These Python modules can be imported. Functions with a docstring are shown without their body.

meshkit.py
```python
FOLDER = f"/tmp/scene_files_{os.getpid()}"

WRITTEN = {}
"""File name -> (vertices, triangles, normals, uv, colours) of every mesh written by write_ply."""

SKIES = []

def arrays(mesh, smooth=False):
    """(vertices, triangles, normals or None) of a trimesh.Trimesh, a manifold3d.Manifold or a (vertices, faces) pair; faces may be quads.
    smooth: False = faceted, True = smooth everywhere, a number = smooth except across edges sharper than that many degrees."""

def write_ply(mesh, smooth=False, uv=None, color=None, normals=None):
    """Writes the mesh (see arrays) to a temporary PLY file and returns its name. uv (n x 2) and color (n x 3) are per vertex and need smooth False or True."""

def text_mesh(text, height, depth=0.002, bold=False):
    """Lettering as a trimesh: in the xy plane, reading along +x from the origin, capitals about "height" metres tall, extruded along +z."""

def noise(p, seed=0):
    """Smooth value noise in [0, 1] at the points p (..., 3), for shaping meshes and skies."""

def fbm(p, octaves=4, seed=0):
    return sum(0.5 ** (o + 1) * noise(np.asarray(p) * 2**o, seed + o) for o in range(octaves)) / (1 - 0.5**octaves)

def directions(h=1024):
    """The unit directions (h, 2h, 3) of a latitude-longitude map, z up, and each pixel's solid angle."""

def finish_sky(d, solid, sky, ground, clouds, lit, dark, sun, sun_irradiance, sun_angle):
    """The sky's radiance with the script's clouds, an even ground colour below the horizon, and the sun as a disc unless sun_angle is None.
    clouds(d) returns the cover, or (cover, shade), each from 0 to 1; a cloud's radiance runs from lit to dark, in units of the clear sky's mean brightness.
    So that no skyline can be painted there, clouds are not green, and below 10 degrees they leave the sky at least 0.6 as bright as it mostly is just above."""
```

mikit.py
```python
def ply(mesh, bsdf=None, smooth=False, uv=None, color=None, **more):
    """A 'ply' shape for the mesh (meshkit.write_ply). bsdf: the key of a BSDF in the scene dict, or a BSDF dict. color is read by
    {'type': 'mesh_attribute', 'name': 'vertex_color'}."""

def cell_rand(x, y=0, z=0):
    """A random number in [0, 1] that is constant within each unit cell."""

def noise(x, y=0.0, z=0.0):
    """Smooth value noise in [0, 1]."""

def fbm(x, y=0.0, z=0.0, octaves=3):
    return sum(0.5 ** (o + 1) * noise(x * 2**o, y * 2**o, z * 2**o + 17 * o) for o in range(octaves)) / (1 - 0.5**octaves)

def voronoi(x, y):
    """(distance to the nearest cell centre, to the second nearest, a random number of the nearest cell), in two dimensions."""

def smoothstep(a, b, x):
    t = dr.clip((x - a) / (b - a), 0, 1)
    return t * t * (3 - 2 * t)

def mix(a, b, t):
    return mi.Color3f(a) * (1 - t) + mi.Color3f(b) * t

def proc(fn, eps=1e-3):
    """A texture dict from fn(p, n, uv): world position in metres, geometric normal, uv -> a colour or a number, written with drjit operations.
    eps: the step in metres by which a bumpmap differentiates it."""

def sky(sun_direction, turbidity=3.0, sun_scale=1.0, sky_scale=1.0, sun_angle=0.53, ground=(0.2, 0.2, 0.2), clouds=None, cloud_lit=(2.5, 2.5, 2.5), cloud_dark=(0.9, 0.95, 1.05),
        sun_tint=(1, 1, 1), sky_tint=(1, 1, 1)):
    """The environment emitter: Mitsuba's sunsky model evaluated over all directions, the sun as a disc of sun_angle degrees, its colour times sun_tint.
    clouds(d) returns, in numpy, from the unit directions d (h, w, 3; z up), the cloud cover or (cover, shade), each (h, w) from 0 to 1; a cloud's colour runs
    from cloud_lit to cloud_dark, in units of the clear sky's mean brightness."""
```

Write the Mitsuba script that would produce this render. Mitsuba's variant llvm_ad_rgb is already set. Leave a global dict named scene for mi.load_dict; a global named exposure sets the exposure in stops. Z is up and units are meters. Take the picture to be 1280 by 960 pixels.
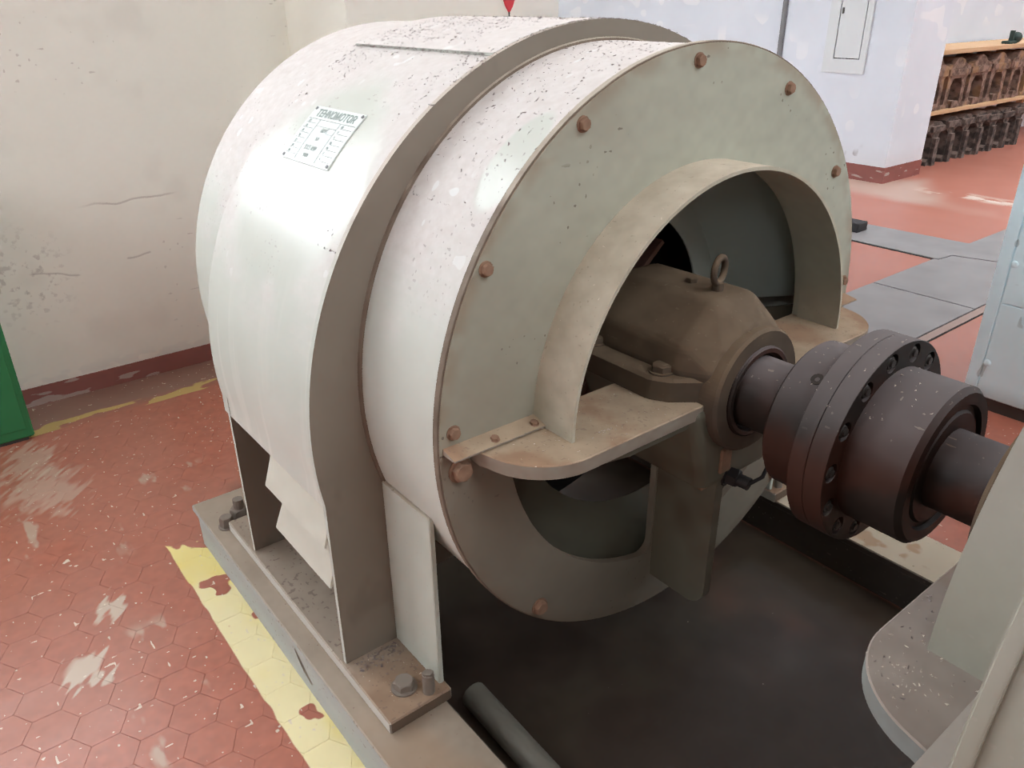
import math, random
import numpy as np, trimesh, manifold3d as m3
import mitsuba as mi, drjit as dr
import mikit, meshkit
from mikit import noise, fbm, voronoi, smoothstep, mix, cell_rand, proc
from shapely.geometry import Polygon, Point, box as sbox
from shapely import affinity
from shapely.ops import unary_union
T = mi.ScalarTransform4f
rng = np.random.default_rng(7)
scene, labels = {}, {}

# ------------------------------------------------------------------ camera, sky, exposure
CAM = np.array([0.93693, -1.18776, 1.42323]); YAW, PITCH, ROLL = 2.47414, 0.453267, -0.0090170
d = np.array([math.cos(YAW)*math.cos(PITCH), math.sin(YAW)*math.cos(PITCH), -math.sin(PITCH)])
r = np.cross(d, [0, 0, 1]); r /= np.linalg.norm(r); u = np.cross(r, d)
up = -math.sin(ROLL)*r + math.cos(ROLL)*u
scene['camera'] = {'type': 'perspective', 'fov': math.degrees(2*math.atan(640/985.989)), 'fov_axis': 'x', 'near_clip': 0.02, 'far_clip': 100.0,
                   'to_world': T().look_at(origin=CAM.tolist(), target=(CAM+d).tolist(), up=up.tolist())}
def clouds(dv):
    c = meshkit.fbm(dv*3.0, 4, 3)
    return np.clip(0.88 + 0.4*(c-0.5), 0, 1), np.clip(0.25 + 0.5*(meshkit.fbm(dv*5.0+9, 3, 5)-0.5), 0, 1)
scene['sky'] = mikit.sky([0.35, 0.75, 0.6], turbidity=3.5, sun_scale=0.0, clouds=clouds, cloud_lit=(1.575, 1.60, 1.575), cloud_dark=(1.03, 1.05, 1.035), ground=(0.35, 0.34, 0.32))
exposure = 5.75

# ------------------------------------------------------------------ helpers
def numbered(name):
    if name not in scene and name not in labels and not any(k.startswith(name + '__') for k in scene): return name
    i = 1
    while True:
        k = f'{name}_{i:03d}'
        if k not in scene and k not in labels and not any(q.startswith(k + '__') for q in scene): return k
        i += 1
def thing(name, label, cat, group=None):
    k = numbered(name); labels[k] = {'label': label, 'category': cat}
    if group: labels[k]['group'] = group
    return k
def tag(k, label, cat, group=None):
    labels[k] = {'label': label, 'category': cat}
    if group: labels[k]['group'] = group
def obj(name, mesh, bsdf, parent=None, smooth=30, label=None, kind=None, tw=None):
    k = numbered((parent + '__' if parent else '') + name)
    dct = mesh if isinstance(mesh, dict) else mikit.ply(mesh, bsdf, smooth=smooth)
    dct = dict(dct)
    if tw is not None: dct['to_world'] = tw
    scene[k] = dct
    if label or kind:
        labels.setdefault(k, {})
        if label: labels[k]['label'] = label
        if kind: labels[k]['kind'] = kind
    return k
def struct(name, mesh, bsdf, smooth=False):
    return obj(name, mesh, bsdf, None, smooth, kind='structure')
cat = trimesh.util.concatenate
def tm(man):
    m = man.to_mesh(); return trimesh.Trimesh(m.vert_properties[:, :3], m.tri_verts, process=False)
def box(x0, x1, y0, y1, z0, z1, c=0.0):
    """box, with chamfered edges of size c"""
    if c <= 0:
        b = trimesh.creation.box((x1-x0, y1-y0, z1-z0)); b.apply_translation(((x0+x1)/2, (y0+y1)/2, (z0+z1)/2)); return b
    p = []
    for X in (x0, x1):
        for Y in (y0, y1):
            for Z in (z0, z1):
                sx, sy, sz = (1 if X == x0 else -1), (1 if Y == y0 else -1), (1 if Z == z0 else -1)
                p += [(X+sx*c, Y+sy*c, Z), (X+sx*c, Y, Z+sz*c), (X, Y+sy*c, Z+sz*c)]
    return trimesh.convex.convex_hull(np.array(p))
def ext_x(poly, x0, x1):
    """polygon in (y, z) extruded from x0 to x1"""
    out = []
    for g in getattr(poly, 'geoms', [poly]):
        if g.area < 1e-9: continue
        m = trimesh.creation.extrude_polygon(g, x1-x0, engine='earcut')
        v = m.vertices; m.vertices = np.stack([v[:, 2]+x0, v[:, 0], v[:, 1]], 1); out.append(m)
    return cat(out)
def ext_y(poly, y0, y1):
    """polygon in (x, z) extruded from y0 to y1"""
    m = trimesh.creation.extrude_polygon(poly, y1-y0, engine='earcut')
    v = m.vertices; m.vertices = np.stack([v[:, 0], v[:, 2]+y0, v[:, 1]], 1); m.invert(); return m
def ext_z(poly, z0, z1, c=0.0):
    """polygon in (x, y) extruded from z0 to z1, top edge chamfered by c"""
    m = trimesh.creation.extrude_polygon(poly, z1-z0-c, engine='earcut'); m.apply_translation((0, 0, z0))
    if c > 0:
        t = m3.Manifold.hull_points([(x, y, z1-c) for x, y in poly.exterior.coords[:-1]] + [(x, y, z1) for x, y in poly.buffer(-c).exterior.coords[:-1]])
        m = cat([m, tm(t)])
    return m
def circ(R, z, y=0.0, n=180):
    a = np.arange(n)*2*np.pi/n
    return Polygon(np.stack([y+R*np.cos(a), z+R*np.sin(a)], 1))
def lathe_x(prof, z, y=0.0, n=96, x=0.0):
    """closed profile of (x, r) turned about the X axis at (y, z)"""
    q = np.array(prof, float)
    if q[:, 1].min() > 1e-6 and not np.allclose(q[0], q[-1]): q = np.vstack([q, q[:1]])
    a = np.arange(n)*2*np.pi/n; k = len(q)
    v = np.stack([np.repeat(q[:, 0], n)+x, np.outer(q[:, 1], np.cos(a)).ravel()+y, np.outer(q[:, 1], np.sin(a)).ravel()+z], 1)
    i, j = np.meshgrid(np.arange(k-1), np.arange(n), indexing='ij')
    A, B, C, D = i*n+j, i*n+(j+1) % n, (i+1)*n+(j+1) % n, (i+1)*n+j
    f = np.concatenate([np.stack([A, D, C], -1).reshape(-1, 3), np.stack([A, C, B], -1).reshape(-1, 3)])
    m = trimesh.Trimesh(v, f); m.merge_vertices(); m.update_faces(m.nondegenerate_faces()); 
    try: m.fix_normals()
    except Exception: pass
    return m
def lathe_half(prof, z, a0, a1, n=96):
    """open sheet profile with thickness, turned from angle a0 to a1 (closed polygon (x,r))"""
    q = np.array(list(prof)+[prof[0]], float); a = np.radians(np.linspace(a0, a1, n)); k = len(q)
    v = np.stack([np.repeat(q[:, 0], n), np.outer(q[:, 1], np.cos(a)).ravel(), np.outer(q[:, 1], np.sin(a)).ravel()+z], 1)
    i, j = np.meshgrid(np.arange(k-1), np.arange(n-1), indexing='ij')
    A, B, C, D = i*n+j, i*n+j+1, (i+1)*n+j+1, (i+1)*n+j
    f = np.concatenate([np.stack([A, D, C], -1).reshape(-1, 3), np.stack([A, C, B], -1).reshape(-1, 3)])
    m = trimesh.Trimesh(v, f); m.merge_vertices(); m.update_faces(m.nondegenerate_faces()); m.fix_normals(); return m
def cylz(R, h, n=24, z0=0.0):
    m = trimesh.creation.cylinder(radius=R, height=h, sections=n); m.apply_translation((0, 0, z0+h/2)); return m
def hexbolt(s=0.02, h=0.012, washer=True, stud=0.0):
    """hex bolt head pointing along +z from z=0; s = radius across corners"""
    ms = []
    z = 0.0
    if washer: ms.append(cylz(s*1.25, s*0.16, 24)); z = s*0.16
    a = np.arange(6)*np.pi/3
    pts = [(s*np.cos(t), s*np.sin(t), z) for t in a]+[(s*np.cos(t), s*np.sin(t), z+h*0.82) for t in a]+[(s*.82*np.cos(t), s*.82*np.sin(t), z+h) for t in np.arange(12)*np.pi/6]
    ms.append(trimesh.convex.convex_hull(np.array(pts)))
    if stud: ms.append(cylz(s*0.55, stud, 16, z+h*0.9))
    return cat(ms)
def place(m, loc, axis=(0, 0, 1), spin=0.0):
    m = m.copy()
    m.apply_transform(trimesh.transformations.rotation_matrix(spin, (0, 0, 1)))
    m.apply_transform(trimesh.geometry.align_vectors((0, 0, 1), axis)); m.apply_translation(loc); return m
def hull_s(pts, rad, n=24):
    """hull of spheres: rounded solid"""
    return tm(m3.Manifold.batch_hull([m3.Manifold.sphere(rad, n).translate(tuple(map(float, p))) for p in pts]))
def tube(path, R, n=12):
    p = np.array(path, float); t = np.gradient(p, axis=0); t /= np.linalg.norm(t, axis=1, keepdims=True)
    a = np.cross(t, [0.31, 0.2, 0.93]); a /= np.linalg.norm(a, axis=1, keepdims=True); b = np.cross(t, a)
    th = np.arange(n)*2*np.pi/n
    v = p[:, None]+R*(np.cos(th)[None, :, None]*a[:, None]+np.sin(th)[None, :, None]*b[:, None]); v = v.reshape(-1, 3)
    k = len(p); i, j = np.meshgrid(np.arange(k-1), np.arange(n), indexing='ij')
    A, B, C, D = i*n+j, i*n+(j+1) % n, (i+1)*n+(j+1) % n, (i+1)*n+j
    f = [np.stack([A, B, C], -1).reshape(-1, 3), np.stack([A, C, D], -1).reshape(-1, 3)]
    v = np.vstack([v, p[:1], p[-1:]]); c0, c1 = len(v)-2, len(v)-1; jj = np.arange(n)
    f += [np.stack([np.full(n, c0), (jj+1) % n, jj], -1), np.stack([np.full(n, c1), (k-1)*n+jj, (k-1)*n+(jj+1) % n], -1)]
    m = trimesh.Trimesh(v, np.concatenate(f)); m.fix_normals(); return m

# ------------------------------------------------------------------ materials
def C3(r_, g_, b_): return mi.Color3f(r_, g_, b_)
def mat(name, fn, rough=0.6, spec=0.4, bump=None, bs=0.001, eps=1e-3, metallic=0.0, two=True, **kw):
    b = {'type': 'principled', 'base_color': proc(fn) if callable(fn) else {'type': 'rgb', 'value': list(fn)},
         'roughness': proc(rough) if callable(rough) else rough, 'specular': spec, 'metallic': metallic, **kw}
    if bump is not None: b = {'type': 'bumpmap', 'arbitrary': {**proc(bump, eps)}, 'scale': bs, 'nested': b}
    scene[name] = {'type': 'twosided', 'nested': b} if two else b
def flat(name, col, rough=0.6, spec=0.4, **kw):
    mat(name, col, rough, spec, **kw)

ZA = 0.755                               # height of the shaft above the floor
ZC = 0.683                               # centre of the wide stator arc

def sage(p):
    n1 = fbm(p.x*5, p.y*5, p.z*5); n2 = fbm(p.x*40, p.y*40, p.z*40, 2)
    c = mix((0.36, 0.372, 0.305), (0.41, 0.42, 0.35), n1)
    return c*(0.93+0.14*n2)
# paint of the drums: sage paint, pale dust settled on the top, a wiped patch round the rating plate, streaks below
def wiped(p):
    a = p.x+0.53; b = (p.z-1.10); q = noise(p.x*14, p.y*9, p.z*9)
    w1 = 1-smoothstep(0.75, 1.1, dr.sqrt(dr.square(a/0.25)+dr.square(b/0.19))+0.35*(q-0.5))
    w2 = 1-smoothstep(0.8, 1.05, dr.sqrt(dr.square((p.x+0.055)/0.055)+dr.square((p.z-1.19)/0.07))+0.4*(q-0.5))
    return dr.maximum(w1, w2)*smoothstep(0.3, 0.1, p.y)
def drum_col(p, n, uv):
    c = mix((0.46, 0.49, 0.45), (0.52, 0.54, 0.50), fbm(p.x*6, p.y*6, p.z*6))
    st = smoothstep(0.55, 0.8, fbm(p.x*38, p.y*3, p.z*2.0, 3))*smoothstep(1.1, 0.7, p.z)
    c = mix(c, (0.60, 0.61, 0.57), 0.5*st)
    hi = smoothstep(0.22, 0.62, n.z+0.35*(fbm(p.x*12, p.y*12, p.z*12)-0.5))
    grit = fbm(p.x*70, p.y*70, p.z*70, 3)
    dust = mix((0.52, 0.485, 0.465), (0.61, 0.585, 0.575), grit)
    c = mix(c, dust, hi*(1-wiped(p))*0.95)
    spk = smoothstep(0.80, 0.86, noise(p.x*170, p.y*150, p.z*150))*smoothstep(0.5, 0.62, fbm(p.x*9, p.y*9, p.z*9))
    c = mix(c, (0.27, 0.24, 0.23), 0.6*spk*hi)
    scr = smoothstep(0.80, 0.85, noise(p.x*50, p.y*35, p.z*35))*smoothstep(0.55, 0.7, noise(p.x*6+4, p.y*6, p.z*6))*hi
    return mix(c, (0.66, 0.68, 0.68), 0.6*scr*(1-wiped(p)))
def drum_rough(p, n, uv):
    hi = smoothstep(0.22, 0.62, n.z+0.35*(fbm(p.x*12, p.y*12, p.z*12)-0.5))
    return 0.42+0.4*hi*(1-wiped(p))-0.16*wiped(p)
def drum_bump(p, n, uv):
    hi = smoothstep(0.3, 0.7, n.z)*(1-wiped(p))
    return hi*(fbm(p.x*60, p.y*60, p.z*60, 3)+0.5*smoothstep(0.68, 0.8, noise(p.x*110, p.y*110, p.z*110)))+0.15*noise(p.x*8, p.y*8, p.z*8)
mat('drum_paint', drum_col, drum_rough, 0.5, drum_bump, 0.0022)

def face_col(p, n, uv):
    c = sage(p)
    d1 = smoothstep(0.2, 0.7, n.z+0.3*(noise(p.x*15, p.y*15, p.z*15)-0.5))
    c = mix(c, mix((0.33, 0.27, 0.20), (0.42, 0.35, 0.27), fbm(p.x*30, p.y*30, p.z*30)), d1)
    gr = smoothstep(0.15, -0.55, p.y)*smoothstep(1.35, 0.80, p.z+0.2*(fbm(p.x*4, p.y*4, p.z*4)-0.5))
    c = mix(c, (0.225, 0.20, 0.16), 0.5*gr)  # brown dust, with shade towards the lower left put into the colour
    rr_ = dr.sqrt(dr.square(p.y)+dr.square(p.z-ZA))
    edge = smoothstep(0.565, 0.598, rr_)*smoothstep(0.25, 0.6, fbm(p.x*18, p.y*18, p.z*18))*smoothstep(-0.05, -0.0, p.x)
    c = mix(c, (0.27, 0.20, 0.14), 0.55*edge)
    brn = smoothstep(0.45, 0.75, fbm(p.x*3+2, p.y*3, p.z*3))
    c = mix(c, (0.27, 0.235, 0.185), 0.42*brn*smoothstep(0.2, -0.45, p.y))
    sp = smoothstep(0.90, 0.93, noise(p.x*110, p.y*130, p.z*90))*smoothstep(0.68, 0.75, noise(p.x*9, p.y*9+3, p.z*9))
    return mix(c, (0.12, 0.10, 0.08), 0.7*sp)
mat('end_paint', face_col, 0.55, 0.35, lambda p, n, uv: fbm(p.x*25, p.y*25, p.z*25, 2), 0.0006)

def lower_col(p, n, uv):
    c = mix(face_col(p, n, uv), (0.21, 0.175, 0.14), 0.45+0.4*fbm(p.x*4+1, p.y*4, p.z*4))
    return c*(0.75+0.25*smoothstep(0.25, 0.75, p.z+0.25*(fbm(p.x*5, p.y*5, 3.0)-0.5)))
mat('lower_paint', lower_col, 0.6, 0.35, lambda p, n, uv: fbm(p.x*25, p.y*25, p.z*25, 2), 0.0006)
mat('shaded_bracket_paint', lambda p, n, uv: mix(mix((0.115, 0.112, 0.085), (0.155, 0.15, 0.115), fbm(p.x*9, p.y*9, p.z*9)), (0.09, 0.065, 0.045), 0.6*smoothstep(0.5, 0.7, fbm(p.x*7+5, p.y*7, p.z*7))), 0.55, 0.4)  # darker olive: the shade under the shelf is put into the colour
def m2_col(p, n, uv):
    c = mix(sage(p)*0.74, (0.26, 0.235, 0.20), 0.3+0.35*fbm(p.x*5, p.y*5, p.z*5+3))
    d1 = smoothstep(0.1, 0.8, n.z+0.3*(noise(p.x*15, p.y*15, p.z*15)-0.5))
    c = mix(c, mix((0.27, 0.245, 0.22), (0.32, 0.29, 0.26), fbm(p.x*30, p.y*30, p.z*30)), d1)
    sp = smoothstep(0.86, 0.92, noise(p.x*160, p.y*160, p.z*160))
    return mix(c, (0.32, 0.29, 0.25), 0.4*sp)
mat('m2_paint', m2_col, 0.6, 0.35, lambda p, n, uv: fbm(p.x*60, p.y*60, p.z*60, 2), 0.0006)
def flange_col(p, n, uv):
    c = mix((0.185, 0.16, 0.13), (0.235, 0.208, 0.172), fbm(p.x*7, p.y*7, p.z*5))
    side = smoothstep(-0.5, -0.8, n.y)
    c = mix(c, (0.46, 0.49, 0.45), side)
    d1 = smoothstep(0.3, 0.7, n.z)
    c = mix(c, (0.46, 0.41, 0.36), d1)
    sp = smoothstep(0.62, 0.8, fbm(p.x*12, p.y*12, p.z*7, 4))
    return mix(c, (0.15, 0.125, 0.10), 0.45*sp)
mat('flange_paint', flange_col, 0.6, 0.35)

def foot_col(p, n, uv):     # feet and louvres: pale paint under a light coat of dust
    c = mix((0.46, 0.50, 0.445), (0.52, 0.55, 0.50), fbm(p.x*8, p.y*8, p.z*8))
    d1 = smoothstep(0.3, 0.8, n.z)*(0.6+0.4*fbm(p.x*20, p.y*20, p.z*20))
    c = mix(c, (0.40, 0.33, 0.26), d1)
    sp = smoothstep(0.86, 0.9, noise(p.x*130, p.y*130, p.z*130))*smoothstep(0.1, 0.5, n.z+0.2)
    return mix(c, (0.2, 0.15, 0.11), 0.6*sp)
mat('foot_paint', foot_col, 0.6, 0.35)

mat('louvre_cream', lambda p, n, uv: mix((0.49, 0.485, 0.42), (0.56, 0.55, 0.485), fbm(p.x*14, p.y*14, p.z*14)), 0.65, 0.35)
def sole_col(p, n, uv):
    up_ = smoothstep(0.5, 0.8, n.z)
    side = mix((0.46, 0.45, 0.41), (0.50, 0.49, 0.45), fbm(p.x*9, p.y*9, p.z*9))
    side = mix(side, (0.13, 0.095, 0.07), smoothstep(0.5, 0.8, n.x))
    dust = mix((0.26, 0.21, 0.165), (0.35, 0.29, 0.235), fbm(p.x*16, p.y*16, 1.0, 4))
    rust = smoothstep(-0.30, -0.16, p.x+0.12*(fbm(p.x*9, p.y*9, 2.0)-0.5))
    dust = mix(dust, mix((0.20, 0.125, 0.08), (0.33, 0.235, 0.165), fbm(p.x*22, p.y*22, 5.0)), rust)
    sp = smoothstep(0.82, 0.88, noise(p.x*150, p.y*150, 1.0))
    return mix(mix(side, dust, up_), (0.14, 0.10, 0.08), 0.5*sp*up_)
mat('sole_rust', sole_col, 0.7, 0.3, lambda p, n, uv: fbm(p.x*60, p.y*60, p.z*60, 3), 0.0012)
def rail_col(p, n, uv):
    up_ = smoothstep(0.5, 0.8, n.z)
    c = mix((0.29, 0.315, 0.31), (0.38, 0.41, 0.41), fbm(p.x*4, p.y*9, p.z*14))
    dust = mix((0.24, 0.195, 0.15), (0.37, 0.31, 0.25), fbm(p.x*14, p.y*14, p.z*14, 4))
    rust = smoothstep(0.45, 0.7, fbm(p.x*6+5, p.y*6, p.z*6))*smoothstep(-0.25, 0.0, p.x)
    dust = mix(dust, (0.30, 0.20, 0.13), 0.6*rust)
    c = mix(c, dust, up_)
    far = smoothstep(0.3, 0.5, p.y)*up_
    c = mix(c, mix((0.50, 0.44, 0.34), (0.40, 0.28, 0.18), smoothstep(0.62, 0.75, fbm(p.x*18, p.y*18, 3))), far)
    inward_shade = smoothstep(0.5, 0.8, -n.y*dr.sign(p.y))  # inward rail faces go near-black, their shade put into the colour
    c = mix(c, mix((0.035, 0.030, 0.026), (0.07, 0.055, 0.045), fbm(p.x*9, p.y*9, p.z*9)), inward_shade)
    sp = smoothstep(0.80, 0.88, noise(p.x*140, p.y*140, p.z*140))
    return mix(c, (0.16, 0.12, 0.09), 0.55*sp)
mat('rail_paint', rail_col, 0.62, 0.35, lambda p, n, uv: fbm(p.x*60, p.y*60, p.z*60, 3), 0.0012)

def tan_col(p, n, uv):      # cast iron under thick tan dust
    g = fbm(p.x*22, p.y*22, p.z*22)
    base = mix((0.08, 0.06, 0.045), (0.115, 0.09, 0.068), g)
    dust = mix((0.11, 0.078, 0.052), (0.225, 0.165, 0.11), fbm(p.x*18+3, p.y*18, p.z*18, 5))
    k = smoothstep(-0.15, 0.55, n.z+0.7*(fbm(p.x*11, p.y*11, p.z*11, 4)-0.5))
    c = mix(base, dust, k)
    return 0.84*mix(c, (0.28, 0.22, 0.16), 0.3*smoothstep(0.86, 0.92, noise(p.x*170, p.y*170, p.z*170))*k)
mat('bearing_cast', tan_col, 0.75, 0.25, lambda p, n, uv: fbm(p.x*70, p.y*70, p.z*70, 3), 0.0012)
def shelf_col(p, n, uv):
    dust = mix((0.29, 0.215, 0.15), (0.47, 0.375, 0.27), fbm(p.x*26, p.y*26, p.z*26, 4))
    rust = smoothstep(0.46, 0.66, fbm(p.x*10+1, p.y*10, p.z*9, 5))
    dust = mix(dust, (0.27, 0.145, 0.085), 0.6*rust)
    dust = mix(dust, (0.17, 0.13, 0.10), 0.35*smoothstep(0.84, 0.92, noise(p.x*210, p.y*210, 1.0)))
    side = mix((0.30, 0.28, 0.24), (0.24, 0.19, 0.15), fbm(p.x*30, p.y*30, p.z*30))
    return mix(side, dust, smoothstep(0.3, 0.7, n.z))
mat('shelf_dust', shelf_col, 0.75, 0.25, lambda p, n, uv: fbm(p.x*80, p.y*80, p.z*80, 3), 0.001)
def shelf2_col(p, n, uv):
    dust = mix((0.19, 0.16, 0.14), (0.33, 0.29, 0.26), fbm(p.x*18, p.y*18, p.z*18))
    rust = smoothstep(0.56, 0.75, fbm(p.x*12+1, p.y*12, p.z*9))
    dust = mix(dust, (0.24, 0.165, 0.11), 0.5*rust)
    side = mix((0.18, 0.20, 0.195), (0.14, 0.14, 0.13), fbm(p.x*30, p.y*30, p.z*30))
    return mix(side, dust, smoothstep(0.3, 0.7, n.z))
mat('shelf_grey_dust', shelf2_col, 0.75, 0.25, lambda p, n, uv: fbm(p.x*80, p.y*80, p.z*80, 3), 0.0012)
def coup_col(p, n, uv):
    g = fbm(p.x*14, p.y*14, p.z*14)
    c = mix((0.014, 0.0115, 0.0105), (0.026, 0.019, 0.016), g)
    c = mix(c, (0.055, 0.018, 0.011), 0.65*smoothstep(0.48, 0.68, fbm(p.x*10, p.y*7, p.z*7+4)))
    k = smoothstep(0.25, 0.95, n.z+0.15*(noise(p.x*20, p.y*20, p.z*20)-0.5))
    c = mix(c, mix((0.145, 0.13, 0.135), (0.185, 0.165, 0.165), g), 0.85*k)
    sp = smoothstep(0.87, 0.91, noise(p.x*150, p.y*150, p.z*150))
    return mix(c, (0.36, 0.31, 0.26), 0.6*sp*k)
mat('coupling_steel', coup_col, lambda p, n, uv: 0.46+0.2*smoothstep(0.0, 0.75, n.z), 0.32)
flat('dark_steel', (0.045, 0.04, 0.037), 0.4, 0.5)
def rust_col(p, n, uv): return mix((0.17, 0.10, 0.068), (0.33, 0.21, 0.145), fbm(p.x*60, p.y*60, p.z*60))
mat('rusty_bolt', rust_col, 0.75, 0.25)
mat('rim_brown', lambda p, n, uv: mix(mix((0.11, 0.08, 0.06), (0.20, 0.16, 0.125), fbm(p.x*30, p.y*30, p.z*30)), (0.40, 0.36, 0.30), smoothstep(0.5, 0.9, n.z+0.3*(noise(p.x*30, p.y*30, p.z*30)-0.5))), 0.7, 0.3)
flat('grimy_nut', (0.20, 0.17, 0.145), 0.7, 0.3)
flat('inner_paint', (0.40, 0.45, 0.42), 0.6, 0.35)
flat('rotor_brown', (0.16, 0.09, 0.07), 0.6, 0.35)
flat('rubber_black', (0.02, 0.02, 0.022), 0.5, 0.4)
flat('plate_metal', (0.60, 0.66, 0.64), 0.35, 0.5)
flat('plate_ink', (0.22, 0.27, 0.26), 0.5, 0.3)
flat('crumb_grey', (0.20, 0.17, 0.165), 0.85, 0.2)
flat('crumb_white', (0.62, 0.56, 0.48), 0.8, 0.2)
flat('pipe_grey', (0.17, 0.165, 0.14), 0.55, 0.4)
flat('red_paint', (0.62, 0.05, 0.07), 0.5, 0.4)
flat('green_paint', (0.022, 0.165, 0.06), 0.45, 0.4)
flat('conduit_grey', (0.17, 0.18, 0.19), 0.5, 0.4)
mat('cabinet_paint', lambda p, n, uv: mix(mix((0.62, 0.80, 0.88), (0.68, 0.85, 0.92), fbm(p.x*5, p.y*5, p.z*3)), (0.24, 0.29, 0.30), 0.5*smoothstep(0.76, 0.80, fbm(p.x*26, p.y*26, p.z*14+7, 2))+0.6*smoothstep(0.13, 0.03, p.z)), 0.45, 0.45)

# plaster walls
def wall_left_col(p, n, uv):
    g = fbm(p.x*3, p.y*3, p.z*3, 4)
    c = mix((0.79, 0.785, 0.725), (0.83, 0.825, 0.765), g)
    lowz = smoothstep(1.2, 0.0, p.z)
    c = mix(c, (0.62, 0.55, 0.49), 0.62*lowz)
    st = smoothstep(0.30, 0.0, dr.sqrt(dr.square((p.y+0.86)/0.75)+dr.square((p.z-0.50)/0.9)))*smoothstep(0.55, 0.68, fbm(p.x, p.y*46, p.z*38, 4))
    c = mix(c, (0.30, 0.25, 0.225), 0.55*st)
    wob = p.z-0.735+0.05*(fbm(p.y*7, 2.0, 1.0)-0.5)
    crack = smoothstep(0.006, 0.001, dr.abs(wob))*smoothstep(0.42, 0.6, noise(p.y*9+2, 1.0, 3.0))*smoothstep(-0.75, -0.6, p.y)*smoothstep(-0.2, -0.35, p.y)
    wob2 = p.z-0.50+0.08*(fbm(p.y*6+9, 5.0, 1.0)-0.5)
    crack2 = smoothstep(0.006, 0.001, dr.abs(wob2))*smoothstep(0.5, 0.6, noise(p.y*11, 4.0, 3.0))
    c = mix(c, (0.36, 0.31, 0.28), 0.5*dr.maximum(crack, crack2))
    peel = smoothstep(0.10, 0.075, dr.abs(p.z-0.055-0.06*(noise(p.y*5+1, 3.0, 8.0)-0.3)))*smoothstep(0.45, 0.55, fbm(p.y*14, 7.0, p.z*22))*smoothstep(0.14, 0.09, p.z)
    c = mix(c, (0.62, 0.59, 0.55), 0.75*peel)
    sp = smoothstep(0.90, 0.95, noise(p.x*20, p.y*60, p.z*60))*smoothstep(0.6, 0.8, noise(p.y*4+1, p.z*4, 2.0))
    c = mix(c, (0.44, 0.40, 0.36), 0.13*smoothstep(0.60, 0.75, fbm(p.x, p.y*6+3, p.z*4, 3)))
    return mix(c, (0.36, 0.31, 0.28), 0.4*sp)
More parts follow.
